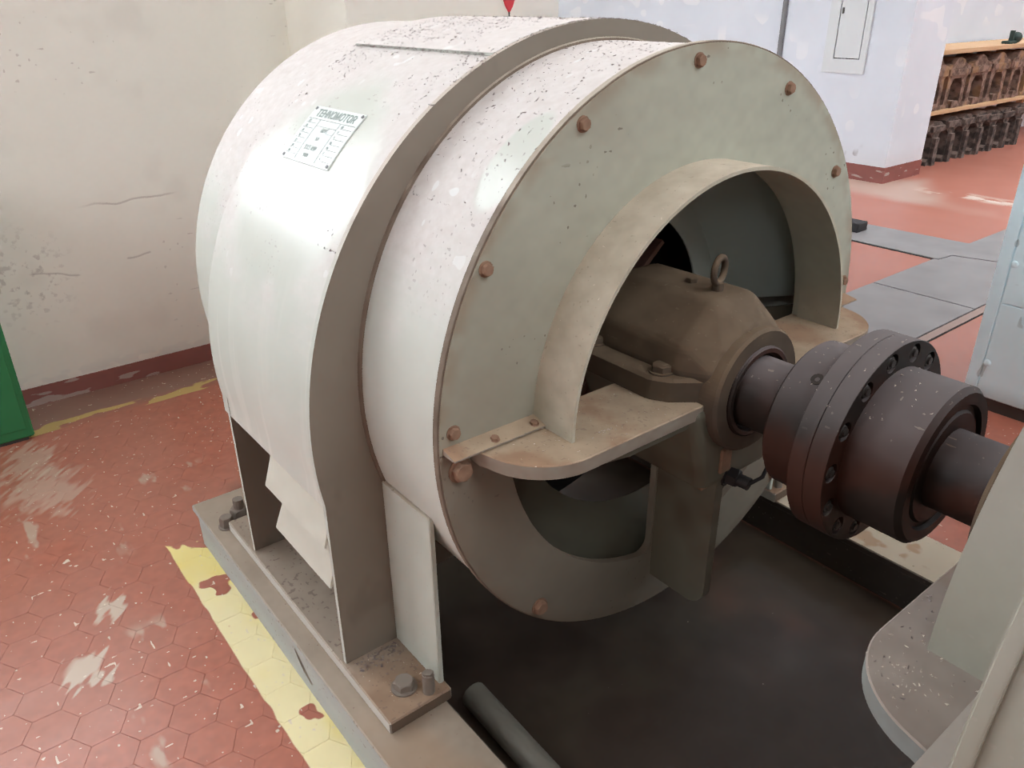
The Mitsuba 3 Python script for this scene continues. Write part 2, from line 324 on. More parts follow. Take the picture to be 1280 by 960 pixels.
mat('plaster_left', wall_left_col, 0.85, 0.2, lambda p, n, uv: fbm(p.x*14, p.y*14, p.z*14, 4), 0.004, eps=2e-3)
mat('plaster_cream', lambda p, n, uv: mix((0.79, 0.785, 0.715), (0.83, 0.825, 0.76), fbm(p.x*4, p.y*4, p.z*4)), 0.85, 0.2)
def wall_back_col(p, n, uv):
    c = mix((0.56, 0.61, 0.68), (0.64, 0.69, 0.75), fbm(p.x*3, p.y*3, p.z*2.2, 4))
    sc = smoothstep(0.66, 0.70, noise(p.x*9, p.y*9, p.z*7))*smoothstep(0.5, 0.65, noise(p.x*2.1, p.y*2.1, p.z*2.1))
    c = mix(c, (0.78, 0.79, 0.80), 0.4*sc)
    dk = smoothstep(0.06, 0.0, dr.abs(p.z-0.23+0.1*(noise(p.x*16, 2.0, 2.0)-0.5)))*smoothstep(0.5, 0.62, noise(p.x*22, p.z*14, 5.0))*smoothstep(-2.6, -2.75, p.x)
    c = mix(c, (0.10, 0.08, 0.09), 0.8*dk)
    return mix(c, (0.55, 0.52, 0.52), 0.5*smoothstep(0.35, 0.05, p.z))
mat('plaster_blue', wall_back_col, 0.8, 0.25)
flat('plaster_plain', (0.45, 0.445, 0.42), 0.85, 0.2)
flat('ceiling_white', (0.68, 0.68, 0.66), 0.9, 0.2)
flat('window_white', (0.70, 0.70, 0.68), 0.5, 0.4)
scene['pane_glass'] = {'type': 'thindielectric'}
mat('base_red', lambda p, n, uv: mix(mix((0.20, 0.075, 0.065), (0.27, 0.10, 0.085), fbm(p.x*9, p.y*9, p.z*9)), (0.46, 0.40, 0.37), 0.6*smoothstep(0.66, 0.72, fbm(p.x*10+3, p.y*10, p.z*30))), 0.7, 0.3)

# floor: red painted tiles, worn yellow lines, scuffs
def floor_col(p, n, uv):
    big = fbm(p.x*1.7, p.y*1.7, 0.5, 4)
    c = mix((0.31, 0.085, 0.050), (0.37, 0.125, 0.080), big)
    c = c*(0.9+0.2*fbm(p.x*50, p.y*50, 0.0, 2))
    c = mix(c, (0.34, 0.16, 0.12), 0.35*smoothstep(0.42, 0.7, fbm(p.x*2.3+7, p.y*2.3, 2.0)))
    # pale dusty scuffs near the camera
    q = fbm(p.x*7+1, p.y*16, 1.0, 4)
    sc = smoothstep(0.68, 0.80, q)*smoothstep(0.48, 0.6, fbm(p.x*2+3, p.y*2+8, 4.0))*smoothstep(0.0, -0.9, p.y)
    c = mix(c, (0.42, 0.35, 0.28), 0.7*sc)
    for (sx, sy, ra) in ((-0.78, -1.115, 0.055), (-0.98, -1.02, 0.045), (-1.72, -1.05, 0.16), (-1.95, -1.05, 0.12)):
        dd = dr.sqrt(dr.square((p.x-sx)*0.7)+dr.square(p.y-sy))/ra+1.5*(noise((p.x-p.y)*16, (p.x+p.y)*60, sx*9)-0.5)
        c = mix(c, (0.50, 0.45, 0.37), (0.75 if ra < 0.1 else 0.4)*smoothstep(0.85, 0.35, dd))
    # dirt strip along the wall
    c = mix(c, (0.22, 0.15, 0.125), 0.8*smoothstep(-2.12, -2.22, p.x)*smoothstep(0.5, 0.2, p.y))
    # yellow line beside the rail and along the wall
    w = 0.006*(noise(p.x*25, p.y*25, 1.0)-0.5)
    ya = smoothstep(-0.832, -0.828, p.y+w)*smoothstep(-0.70, -0.72, p.y)*smoothstep(-1.155, -1.145, p.x+6*w)
    wear = smoothstep(0.68, 0.71, fbm(p.x*13+2.3, p.y*13+1.0, 3.0)+0.10*smoothstep(-0.95, -1.12, p.x))
    yc = mix((0.68, 0.56, 0.17), (0.74, 0.66, 0.30), fbm(p.x*6, p.y*6, 6.0))
    yc = mix(yc, (0.72, 0.66, 0.46), 0.6*smoothstep(0.45, 0.65, fbm(p.x*5+8, p.y*5, 1.0)))
    c = mix(c, yc, ya*(1-wear))
    yb = smoothstep(-2.205, -2.195, p.x+2*w)*smoothstep(-2.120, -2.130, p.x+w)*smoothstep(0.5, 0.2, p.y)
    wear2 = smoothstep(0.47, 0.55, fbm(p.x*16+5.3, p.y*9+1.0, 3.0))
    c = mix(c, (0.45, 0.33, 0.12), yb*(1-wear2))
    # the far floor: paler, dusty band before the pillar, whitish worn sill
    far = smoothstep(1.2, 2.4, p.y)
    c = mix(c, mix((0.34, 0.118, 0.08), (0.40, 0.17, 0.128), big), far)
    band = smoothstep(4.85, 5.15, p.y+0.25*(fbm(p.x*3, p.y*3, 3.0)-0.5))*smoothstep(6.1, 5.6, p.y+0.8*(fbm(p.x*2, 4.0, 3.0)-0.5)+0.9*smoothstep(-2.4, -1.6, p.x))
    c = mix(c, (0.42, 0.34, 0.29), 0.75*band)
    wh = smoothstep(0.16, 0.02, dr.abs(p.y-5.45+0.15*(noise(p.x*5, 1.0, 1.0)-0.5)))*smoothstep(0.45, 0.65, fbm(p.x*6, p.y*9, 1.0))*smoothstep(-2.2, -1.9, p.x)
    c = mix(c, (0.60, 0.55, 0.48), 0.8*wh)
    # oily floor between the rails
    oil = smoothstep(-0.60, -0.56, p.y)*smoothstep(0.60, 0.56, p.y)*smoothstep(-1.4, -1.2, p.x)
    oc = mix((0.042, 0.028, 0.020), (0.12, 0.048, 0.030), smoothstep(0.55, 0.78, fbm(p.x*3.1+4.4, p.y*3.1, 7.0)))
    oc = mix(oc, (0.28, 0.09, 0.045), 0.8*smoothstep(0.07, 0.03, dr.sqrt(dr.square(p.x-0.42)+dr.square(p.y+0.30))+0.04*(noise(p.x*40, p.y*40, 1.0)-0.5)))
    oc = mix(oc, (0.058, 0.048, 0.032), 0.6*smoothstep(0.45, 0.65, fbm(p.x*4+9, p.y*4, 5.0)))
    oc = oc*(0.75+0.5*fbm(p.x*12, p.y*12, 3.0))
    c = mix(c, oc, oil)
    sp = smoothstep(0.93, 0.95, noise(p.x*90, p.y*90, 9.0))
    return mix(c, (0.62, 0.55, 0.45), 0.8*sp*(1-oil)*(1-far))
def floor_rough(p, n, uv):
    oil = smoothstep(-0.60, -0.56, p.y)*smoothstep(0.60, 0.56, p.y)*smoothstep(-1.4, -1.2, p.x)
    return 0.30+0.16*fbm(p.x*9, p.y*9, 2.0)+0.14*oil
mat('floor_red', floor_col, floor_rough, 0.7, lambda p, n, uv: fbm(p.x*20, p.y*20, 1.0, 3), 0.0006)
mat('floor_plate', lambda p, n, uv: mix((0.20, 0.20, 0.205), (0.26, 0.26, 0.265), fbm(p.x*5, p.y*5, 1.0, 4)), 0.45, 0.45)
flat('joint_dark', (0.03, 0.03, 0.03), 0.8, 0.2)
flat('frame_pink', (0.33, 0.24, 0.215), 0.5, 0.4)
def wood_col(p, n, uv):
    g = fbm(p.x*60, p.y*3, p.z*60, 3)
    return mix((0.46, 0.29, 0.16), (0.58, 0.40, 0.25), g)
mat('shelf_wood', wood_col, 0.65, 0.3)
def iron_col(p, n, uv):
    g = fbm(p.x*22, p.y*22, p.z*22, 4)
    c = mix((0.10, 0.065, 0.05), (0.26, 0.175, 0.14), smoothstep(0.3, 0.7, g))
    return mix(c, (0.34, 0.20, 0.10), 0.6*smoothstep(0.55, 0.7, fbm(p.x*9+3, p.y*9, p.z*5)))
mat('rusty_casting', iron_col, 0.8, 0.25, lambda p, n, uv: fbm(p.x*40, p.y*40, p.z*40, 3), 0.003)
def iron2_col(p, n, uv):
    g = fbm(p.x*22, p.y*22, p.z*22, 4)
    c = mix((0.05, 0.043, 0.04), (0.15, 0.12, 0.105), smoothstep(0.3, 0.7, g))
    return mix(c, (0.27, 0.20, 0.17), 0.6*smoothstep(0.3, 0.7, n.z))
mat('dark_casting', iron2_col, 0.8, 0.25, lambda p, n, uv: fbm(p.x*40, p.y*40, p.z*40, 3), 0.003)

# ------------------------------------------------------------------ the room
XL = -2.40                                # plane of the left wall
def wall_with_holes(axis, pos0, pos1, a0, a1, z0, z1, holes):
    """box wall with rectangular holes; axis 'x': thickness pos0..pos1 along x, a = y. axis 'y': thickness along y, a = x"""
    poly = sbox(a0, z0, a1, z1)
    for h in holes: poly = poly.difference(sbox(*h))
    m = ext_x(poly, pos0, pos1)
    if axis == 'y':
        v = m.vertices; m.vertices = np.stack([v[:, 1], v[:, 0], v[:, 2]], 1); m.invert()
    return m
HZ = 5.0
XE, YN, YF = 9.0, -4.6, 15.0               # east wall, window wall, far wall
left_holes = [(-4.3, 1.45, -0.85, 4.4)]
struct('wall_left', wall_with_holes('x', XL-0.35, XL, YN, 0.29, 0, HZ, left_holes), 'plaster_left')
front_holes = [(-2.0, 2.0, -0.1, 4.6), (3.0, 3.3, 5.8, 4.6)]  # the second opening is unseen, added to brighten the cabinet
added_side_holes = [(-6.2, 0.9, -3.0, 4.3)]  # unseen alcove window, added to light the bluish back wall
added_sky_holes = [(2.2, -1.0, 8.3, 2.2), (-1.5, 5.0, 7.0, 7.0), (-1.5, 9.0, 7.0, 11.0)]  # unseen roof openings, added to brighten the hall, cabinet and end cover
struct('wall_front', wall_with_holes('y', YN-0.35, YN, XL-0.35, XE+0.35, 0, HZ, front_holes), 'plaster_plain')
struct('wall_right', box(XE, XE+0.35, YN, YF, 0, HZ), 'plaster_plain')
struct('wall_pier', box(XL-0.35, -1.88, 0.29, 1.10, 0, HZ), 'plaster_cream')
struct('wall_alcove_side', wall_with_holes('y', 0.75, 1.10, -6.9, XL-0.35, 0, HZ, added_side_holes), 'plaster_plain')
struct('wall_alcove_back', box(-6.9, -6.55, 1.10, 5.44, 0, HZ), 'plaster_cream')
struct('wall_back', box(-6.9, XL, 5.44, 6.06, 0, HZ), 'plaster_blue')
struct('wall_recess', box(-3.35, -3.0, 6.06, YF, 0, HZ), 'plaster_blue')
struct('wall_far', box(-3.35, XE+0.35, YF, YF+0.3, 0, HZ), 'plaster_plain')
cpoly = sbox(XL-0.35, YN-0.35, XE+0.35, YF+0.3).union(sbox(-6.9, 0.75, XL, 6.06))
for h in added_sky_holes: cpoly = cpoly.difference(sbox(*h))
struct('ceiling', ext_z(cpoly, HZ, HZ+0.2), 'ceiling_white')
# windows, some of them added for light: frame bars and panes
wn = 0
def window(axis, pos, a0, a1, z0, z1, na, nz):
    global wn
    wn += 1
    bars = []
    t = 0.035
    def bar(p0, p1, q0, q1):
        if axis == 'z': return box(p0, p1, q0, q1, pos-0.03, pos+0.03)
        return box(pos-0.03, pos+0.03, p0, p1, q0, q1) if axis == 'x' else box(p0, p1, pos-0.03, pos+0.03, q0, q1)
    for i in range(na+1):
        a = a0+(a1-a0)*i/na; bars.append(bar(max(a0, a-t), min(a1, a+t), z0, z1))
    for i in range(nz+1):
        z = z0+(z1-z0)*i/nz; bars.append(bar(a0, a1, max(z0, z-t), min(z1, z+t)))
    k = obj(f'window_{wn}', cat(bars), 'window_white', None, False, kind='structure')
    for i in range(na):
        for j in range(nz):
            A0, A1 = a0+(a1-a0)*i/na+t, a0+(a1-a0)*(i+1)/na-t; Z0, Z1 = z0+(z1-z0)*j/nz+t, z0+(z1-z0)*(j+1)/nz-t
            q = np.array([(A0, Z0), (A1, Z0), (A1, Z1), (A0, Z1)])
            v = np.stack([np.full(4, pos), q[:, 0], q[:, 1]], 1) if axis == 'x' else np.stack([q[:, 0], np.full(4, pos), q[:, 1]], 1) if axis == 'y' else np.stack([q[:, 0], q[:, 1], np.full(4, pos)], 1)
            obj('pane', trimesh.Trimesh(v, [[0, 1, 2], [0, 2, 3]], process=False), 'pane_glass', k, False)
for a0, z0, a1, z1 in left_holes: window('x', XL-0.2, a0, a1, z0, z1, 3, 2)
for a0, z0, a1, z1 in front_holes: window('y', YN-0.2, a0, a1, z0, z1, 2, 3)
for a0, z0, a1, z1 in added_side_holes: window('y', 0.9, a0, a1, z0, z1, 3, 2)
for a0, z0, a1, z1 in added_sky_holes: window('z', HZ+0.1, a0, a1, z0, z1, 6, 1)
# baseboards
struct('baseboard_left', box(XL, XL+0.006, YN, 0.29, 0, 0.075), 'base_red')
struct('baseboard_pier', box(-1.88, -1.874, 0.29, 1.10, 0, 0.08), 'base_red')
struct('baseboard_back', cat([box(-6.5, XL+0.005, 5.432, 5.44, 0, 0.13), box(XL, XL+0.008, 5.432, 6.06, 0, 0.13)]), 'base_red')

# floor slab, with a recessed bed for the hexagonal tiles in the open area left of the machine
bed = sbox(-2.12, -1.62, 0.16, -0.72).union(sbox(-2.12, -0.73, -1.085, 0.05))
full = sbox(-6.9, YN, XE, YF)
fl = ext_z(full.difference(bed), -0.1, 0.0)
struct('floor', cat([fl, box(-2.12, 0.16, -1.62, -0.72, -0.1, -0.005), box(-2.12, -1.085, -0.72, 0.05, -0.1, -0.005)]), 'floor_red')
P, RW = 0.100, 0.100*math.sqrt(3)/2
hexes = []
def to_px(pt):
    v = np.array(pt)-CAM; z = v@d
    return 640+985.989*(v@r)/z, 480-985.989*(v@u)/z
for j in range(-20, 14):
    for i in range(-30, 12):
        cx, cy = -0.395+P*i+(0.05 if j % 2 else 0.0), -0.967+RW*j
        R_ = (P-0.0005)/math.sqrt(3)
        hx = Polygon([(cx+R_*math.sin(k*math.pi/3), cy+R_*math.cos(k*math.pi/3)) for k in range(6)]).intersection(bed)
        if hx.is_empty or hx.area < 2e-6 or hx.geom_type != 'Polygon': continue
        px = to_px((cx, cy, 0))
        hexes.append((hx, -40 < px[0] < 1320 and px[1] < 990 and hx.area > 0.003))
inview = [h for h in hexes if h[1]]; rest = [h for h in hexes if not h[1]]
def inn_bad(hx): b = hx.buffer(-0.0003); return b.is_empty or b.geom_type != 'Polygon'
def hex_mesh(hx):
    dz = rng.uniform(-0.00012, 0.00012); tx, ty = rng.uniform(-0.002, 0.002, 2)
    g = hx.exterior.coords[:-1]; inn = [] if inn_bad(hx) else hx.buffer(-0.0003).exterior.coords[:-1]
    cx, cy = hx.centroid.x, hx.centroid.y
    if hx.area < 4e-4 or inn_bad(hx): return tm(m3.Manifold.hull_points([(x, y, z) for x, y in g for z in (-0.005, 0.0)]))
    pts = [(x, y, -0.005) for x, y in g]+[(x, y, -0.0004+dz) for x, y in g]+[(x, y, dz+tx*(x-cx)+ty*(y-cy)) for x, y in inn]
    return trimesh.convex.convex_hull(np.array(pts))
for hx, _ in inview[:300]: obj('tile', hex_mesh(hx), 'floor_red', 'floor', False)
if rest or inview[300:]:
    obj('tile_field', cat([hex_mesh(h[0]) for h in rest+inview[300:]]), 'floor_red', 'floor', False, kind='stuff')
# steel cover plates of the cable trench on the right, each with a dark gap round it
plate2 = Polygon([(-1.085, 2.955), (-0.545, 2.955), (-0.545, 3.925), (-1.044, 3.782), (-1.058, 3.640), (-1.085, 3.640)])
plate3 = Polygon([(-1.066, 3.652), (-1.053, 3.797), (-0.545, 3.943), (-0.545, 7.0), (-1.10, 7.0), (-1.10, 4.13), (-3.6, 3.99), (-3.6, 3.652)])
for poly in (sbox(-1.085, 1.2, -0.545, 2.945), plate2, plate3):
    obj('cover_plate', ext_z(poly, 0.0005, 0.006), 'floor_plate', 'floor', False)
obj('trench_edge', cat([box(-0.545, -0.538, 1.2, 7.0, 0, 0.003), box(-1.085, -0.55, 2.944, 2.957, 0, 0.003), box(-0.497, -0.490, 1.2, 3.6, 0, 0.003),
     ext_z(plate2.buffer(0.013).union(sbox(-3.6, 3.636, -1.06, 3.653)).difference(plate2.union(plate3)).intersection(sbox(-3.6, 3.62, -0.546, 4.0)), 0, 0.003) if False else
     cat([ext_z(g_, 0, 0.003) for g_ in getattr(plate2.buffer(0.013).union(sbox(-3.6, 3.634, -1.06, 3.653)).difference(plate2.union(plate3)).intersection(sbox(-3.6, 3.62, -0.546, 4.0)), 'geoms', [plate2.buffer(0.013).union(sbox(-3.6, 3.634, -1.06, 3.653)).difference(plate2.union(plate3)).intersection(sbox(-3.6, 3.62, -0.546, 4.0))]) if g_.area > 1e-6])]),
    'joint_dark', 'floor', False, label='dark gap along the steel cover plates')
obj('trench_frame', box(-0.538, -0.497, 1.2, 3.6, 0, 0.005), 'frame_pink', 'floor', False)

# ------------------------------------------------------------------ base rails
def rail(y0, y1, label):
    k = thing('base_rail', label, 'steel rail')
    yo = y0 if abs(y0) > abs(y1) else y1; yi = y1 if yo == y0 else y0; s = 1 if yo > 0 else -1
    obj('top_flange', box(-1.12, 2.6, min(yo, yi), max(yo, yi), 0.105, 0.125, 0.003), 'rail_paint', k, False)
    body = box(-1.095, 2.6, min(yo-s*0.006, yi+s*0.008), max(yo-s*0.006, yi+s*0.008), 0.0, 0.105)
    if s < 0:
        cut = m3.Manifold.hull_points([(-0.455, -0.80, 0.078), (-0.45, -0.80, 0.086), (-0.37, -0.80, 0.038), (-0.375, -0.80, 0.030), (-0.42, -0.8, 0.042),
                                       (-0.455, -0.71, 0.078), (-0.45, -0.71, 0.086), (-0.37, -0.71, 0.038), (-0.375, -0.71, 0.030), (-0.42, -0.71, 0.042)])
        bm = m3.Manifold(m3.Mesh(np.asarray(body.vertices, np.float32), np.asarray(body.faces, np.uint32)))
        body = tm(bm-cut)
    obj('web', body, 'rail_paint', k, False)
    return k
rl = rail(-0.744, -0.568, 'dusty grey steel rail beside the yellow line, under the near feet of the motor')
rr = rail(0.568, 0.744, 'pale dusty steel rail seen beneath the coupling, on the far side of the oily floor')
for k, ys in ((rl, -0.655), (rr, 0.655)):
    for dx, s in ((-0.975, 0.026), (-0.955, 0.019)):
        a = place(hexbolt(s, 0.028, True, 0.03 if s > 0.02 else 0.0), (dx, ys-0.045*(s < 0.02)*1.0, 0.125), spin=0.3)
        obj('anchor_nut', a, 'grimy_nut', k, 20, label='grimy hex anchor nut on the rail end')

# ------------------------------------------------------------------ the electric machines
def mirror(m, xm):
    m = m.copy(); v = np.array(m.vertices); v[:, 0] = 2*xm-v[:, 0]; m.vertices = v; m.invert(); return m
XF, XB, XR = -0.266, -0.80, -1.10          # front flange, back flange, rear end
def machine(key, X=lambda m: m, first=True, drum='drum_paint', shelf='shelf_dust', full_detail=True):
    def part(name, mesh, bsdf, parent=None, smooth=30, **kw):
        return obj(name, X(mesh), bsdf, parent or key, smooth, **kw)
    # wide stator skin: arc over the top, straight sides down to the louvres
    arc = circ(0.700, ZC).union(sbox(-0.694, 0.5, 0.694, ZC))
    inn = circ(0.690, ZC).union(sbox(-0.684, 0.4, 0.684, ZC))
    skin = arc.intersection(sbox(-1, 0.548, 1, 2)).difference(inn)
    part('stator_skin', ext_x(skin, XB+0.004, XF-0.010), drum)
    # raised cover sheet on top
    a = np.radians(np.linspace(68, 112, 60))
    cov = Polygon(np.vstack([np.stack([0.7065*np.cos(a), ZC+0.7065*np.sin(a)], 1), np.stack([0.7005*np.cos(a[::-1]), ZC+0.7005*np.sin(a[::-1])], 1)]))
    part('top_cover', ext_x(cov, XB+0.01, XF-0.0125), drum)
    # flange plates with feet
    def flange(ri, R_=0.706): 
        out = circ(R_, ZC).union(sbox(-0.695, 0.155, 0.695, ZC))
        out = out.difference(sbox(-0.545, 0.0, 0.545, 0.30)).difference(circ(ri, ZA))
        return out
    part('flange_plate', ext_x(flange(0.588), XF-0.012, XF), 'flange_paint')
    part('flange_plate', ext_x(flange(0.588, 0.694), -0.772, -0.760), 'flange_paint')
    part('weld_bead', lathe_x([(XF-0.001, 0.594), (XF-0.001, 0.603), (XF+0.004, 0.600), (XF+0.007, 0.594)], ZA, n=160), 'rim_brown')
    part('end_bell', lathe_x([(XF-0.004, 0.596), (-0.014, 0.596), (-0.014, 0.584), (XF-0.004, 0.584)], ZA, n=160), drum)
    part('rear_bell', lathe_x([(XR, 0.02), (XR, 0.60), (XR+0.02, 0.62), (XB, 0.62), (XB, 0.60), (XR+0.03, 0.585), (XR+0.02, 0.02)], ZA, n=160), drum)
    for s in (-1, 1):
        for xt, yt, zt, xb, yb, zb_ in ((-0.562, 0.672, 0.565, -0.567, 0.704, 0.457), (-0.528, 0.672, 0.457, -0.543, 0.704, 0.357)):
            q = [((xt if z > (zt+zb_)/2 else xb) if e == 0 else XF-0.012, s*y, z) for e in (0, 1) for y, z in ((yt, zt), (yb, zb_), (yb-0.005, zb_-0.003), (yt-0.005, zt-0.003))]
            part('louvre_slat', trimesh.convex.convex_hull(np.array(q)), 'louvre_cream', smooth=False)
        # front gusset beside the bell, foot plate and dusty sole
        gy = sorted((s*0.572, s*0.560))
        zb = ZA-math.sqrt(0.594**2-0.559**2)
        part('gusset', box(XF, -0.095, gy[0], gy[1], 0.155, zb+0.012, 0.002), 'foot_paint', smooth=False)
        fp = sorted((s*0.703, s*0.557))
        part('sole_plate', box(-0.93, -0.072, fp[0], fp[1], 0.125, 0.155, 0.003), 'sole_rust', smooth=False)
        part('anchor_nut', place(hexbolt(0.022, 0.016, True), (-0.135, s*0.632, 0.155), spin=0.2), 'grimy_nut', smooth=20)
        part('stud', place(cat([cylz(0.0125, 0.050, 20), cylz(0.009, 0.004, 20, 0.05)]), (-0.094, s*0.598, 0.153)), 'grimy_nut', smooth=30)
    # end cover, two halves
    hole = circ(0.400, ZA)
    upper = circ(0.600, ZA).intersection(sbox(-1, ZA+0.0015, 1, 3)).difference(hole)
    low_open = circ(0.460, ZA).difference(sbox(-0.058, 0, 0.058, 2)).intersection(sbox(-1, 0, 1, ZA-0.02)).buffer(-0.03).buffer(0.03)
    lower = circ(0.600, ZA).intersection(sbox(-1, 0, 1, ZA-0.0015)).difference(low_open)
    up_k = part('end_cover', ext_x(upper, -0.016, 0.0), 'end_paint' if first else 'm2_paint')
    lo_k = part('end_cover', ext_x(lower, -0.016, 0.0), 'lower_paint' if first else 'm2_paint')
    part('rim', lathe_x([(-0.0165, 0.594), (-0.0165, 0.6018), (-0.0140, 0.6032), (-0.0030, 0.6032), (-0.0018, 0.6020), (-0.0018, 0.594)], ZA, n=180), 'rim_brown' if first else 'm2_paint')
    bolts = [(-0.037, 1.328), (0.239, 1.265), (-0.304, 1.248), (0.456, 1.080), (-0.499, 1.053), (-0.572, 0.792), (0.575, 0.805)]
    for y, z in bolts:
        if not first and y < -0.45: continue
        part('bolt', place(hexbolt(0.0105, 0.008, True), (0.0, y, z), (1, 0, 0), rng.uniform(0, 1)), 'rusty_bolt', up_k, 20, label='small rusty hex bolt')
    for y, z, s_ in ((-0.562, 0.718, 0.0185 if first else 0.006), (-0.385, 0.325, 0.015), (0.40, 0.33, 0.015), (0.562, 0.718, 0.0185)):
        part('bolt', place(hexbolt(s_, s_*0.7, True), (0.0, y, z), (1, 0, 0), 0.2), 'rusty_bolt', lo_k, 20)
    # joint strips of the split cover
    for s in (-1, 1):
        y0, y1 = sorted((s*0.594, s*0.402))
        st = trimesh.convex.convex_hull(np.array([(x, y, z) for y in (y0, y1) for x, z in ((0, ZA+0.003), (0.034, ZA+0.003), (0.034, ZA+0.006), (0.004, ZA+0.011), (0.0, ZA+0.014))]))
        part('joint_strip', st, 'shelf_dust' if first else 'm2_paint', up_k, False)
        for y in ((0.503, 0.418) if first else ()):
            part('joint_bolt', place(hexbolt(0.0075, 0.005, True), (0.020, s*y, ZA+0.008), (0.16, 0, 0.99)), 'rusty_bolt', up_k, 20)
    # collar hood over the bearing
    ring = circ(0.4025, ZA, n=240).difference(circ(0.396, ZA, n=240)).intersection(sbox(-1, ZA, 1, 3))
    part('collar', ext_x(ring, 0.0, 0.101), 'collar_dust' if first else 'm2_paint')
    # bearing shelf
    out = [(-0.02, -0.54), (0.025, -0.54)]
    cr = 0.125
    out += [(0.152-cr+cr*math.sin(t), -0.535+cr-cr*math.cos(t)) for t in np.linspace(0.15, math.pi/2, 16)]
    out += [(x, -y) for x, y in out[::-1]]
    part('bearing_shelf', ext_z(Polygon(out), ZA-0.026, ZA, 0.002), shelf, None, 25)
    lip = Polygon([(0.0, -0.44), (0.09, -0.43), (0.128, -0.36), (0.140, -0.30), (0.140, 0.30), (0.128, 0.36), (0.09, 0.43), (0.0, 0.44)])
    part('shelf_rib', ext_z(lip, ZA-0.046, ZA-0.026), 'shaded_bracket_paint', None, 25)
    # inside: air guide, wall and fan
    part('air_guide', lathe_half([(-0.205, 0.272), (-0.205, 0.335), (-0.06, 0.580), (-0.055, 0.577), (-0.20, 0.332), (-0.20, 0.272)], ZA, 0, 180), 'inner_paint')
    part('air_guide', lathe_half([(-0.10, 0.365), (-0.03, 0.520), (-0.026, 0.518), (-0.096, 0.363)], ZA, 180, 360), 'shaded_bracket_paint')
    part('inner_wall', ext_x(circ(0.584, ZA).difference(circ(0.10, ZA)), -0.46, -0.45), 'rubber_black')
    fan = part('fan', lathe_x([(-0.42, 0.08), (-0.42, 0.25), (-0.41, 0.26), (-0.40, 0.25), (-0.40, 0.08)], ZA), 'rotor_brown')
    for i in range(12):
        t = 2*math.pi*i/12+0.2
        b = box(-0.40, -0.24, 0.11, 0.25, -0.006, 0.006); b.apply_transform(trimesh.transformations.rotation_matrix(t, (1, 0, 0))); b.apply_translation((0, 0, ZA))
        part('fan_blade', b, 'rotor_brown', fan, False)
    # bracket web under the shelf
    a = np.linspace(0, math.pi/2, 10)
    wb = Polygon([(-0.004, 0.60), (-0.004, 0.235)]+[(0.105+0.045*math.sin(t), 0.280-0.045*math.cos(t)) for t in a]+[(0.150, 0.60)])
    part('bracket_web', ext_y(wb, -0.052, -0.030), 'shaded_bracket_paint', None, 30)
    # bearing housing: lower half, cap with feet, boss, ring bolt
    lower_b = hull_s([(-0.13, -0.13, 0.73), (-0.13, 0.13, 0.73), (0.135, -0.13, 0.73), (0.135, 0.13, 0.73), (-0.11, -0.075, 0.565), (-0.11, 0.075, 0.565), (0.135, -0.085, 0.575), (0.135, 0.085, 0.575)], 0.022)
    bl = part('bearing_base', lower_b, 'shaded_bracket_paint', None, 30)
    fo = Polygon([(-0.16, -0.185), (0.07, -0.185), (0.105, -0.165), (0.155, -0.10), (0.155, 0.10), (0.105, 0.165), (0.07, 0.185), (-0.16, 0.185)]).buffer(-0.03).buffer(0.03)
    cap = part('bearing_cap', cat([ext_z(fo, ZA+0.001, ZA+0.046, 0.006),
        hull_s([(-0.12, sy*w, ZA+z) for sy in (-1, 1) for w, z in ((0.098, 0.05), (0.092, 0.075), (0.032, 0.124))] +
               [(0.085, sy*w, ZA+z) for sy in (-1, 1) for w, z in ((0.098, 0.05), (0.092, 0.075), (0.038, 0.124))] +
               [(0.118, sy*w, ZA+z) for sy in (-1, 1) for w, z in ((0.080, 0.05), (0.062, 0.075), (0.022, 0.100))], 0.046, 48)]), 'bearing_cast', None, 50)
    part('boss', lathe_x([(0.13, 0.091), (0.13, 0.124), (0.172, 0.124), (0.178, 0.119), (0.178, 0.091)], ZA), 'bearing_cast', cap)
    part('seal_ring', lathe_x([(0.14, 0.074), (0.14, 0.0905), (0.181, 0.0905), (0.184, 0.087), (0.184, 0.079), (0.174, 0.077), (0.172, 0.074)], ZA), 'coupling_steel', cap)
    for y in (-0.150, 0.150):
        part('cap_bolt', place(hexbolt(0.019, 0.013, True), (0.068, y, ZA+0.046), spin=0.3), 'bearing_cast', cap, 20)
        part('cap_bolt', place(hexbolt(0.019, 0.013, True), (-0.11, y, ZA+0.046), spin=0.3), 'bearing_cast', cap, 20)
    eb = trimesh.creation.torus(0.0245, 0.0065, major_sections=40, minor_sections=14); eb.apply_transform(trimesh.geometry.align_vectors((0, 0, 1), (0.97, 0.25, 0))); eb.apply_translation((0.062, 0, ZA+0.209))
    part('eye_bolt', cat([eb, place(cylz(0.011, 0.022, 18), (0.062, 0, ZA+0.163))]), 'bearing_cast', cap)
    part('plug', place(hexbolt(0.012, 0.012, True), (0.0, 0.0, ZA+0.166)), 'bearing_cast', cap, 20)
    # shaft end inside the bearing
    return lo_k, bl
scene_col = lambda p, n, uv: mix(mix(mix((0.38, 0.335, 0.255), (0.55, 0.50, 0.41), fbm(p.x*30, p.y*30, p.z*30, 4)), (0.24, 0.195, 0.145), 0.3*smoothstep(0.84, 0.92, noise(p.x*190, p.y*190, p.z*190))), sage(p), 1-smoothstep(-0.35, 0.25, n.z+0.25*(fbm(p.x*10, p.y*10, p.z*10)-0.5)))
mat('collar_dust', scene_col, 0.7, 0.3, lambda p, n, uv: fbm(p.x*60, p.y*60, p.z*60, 3), 0.001)

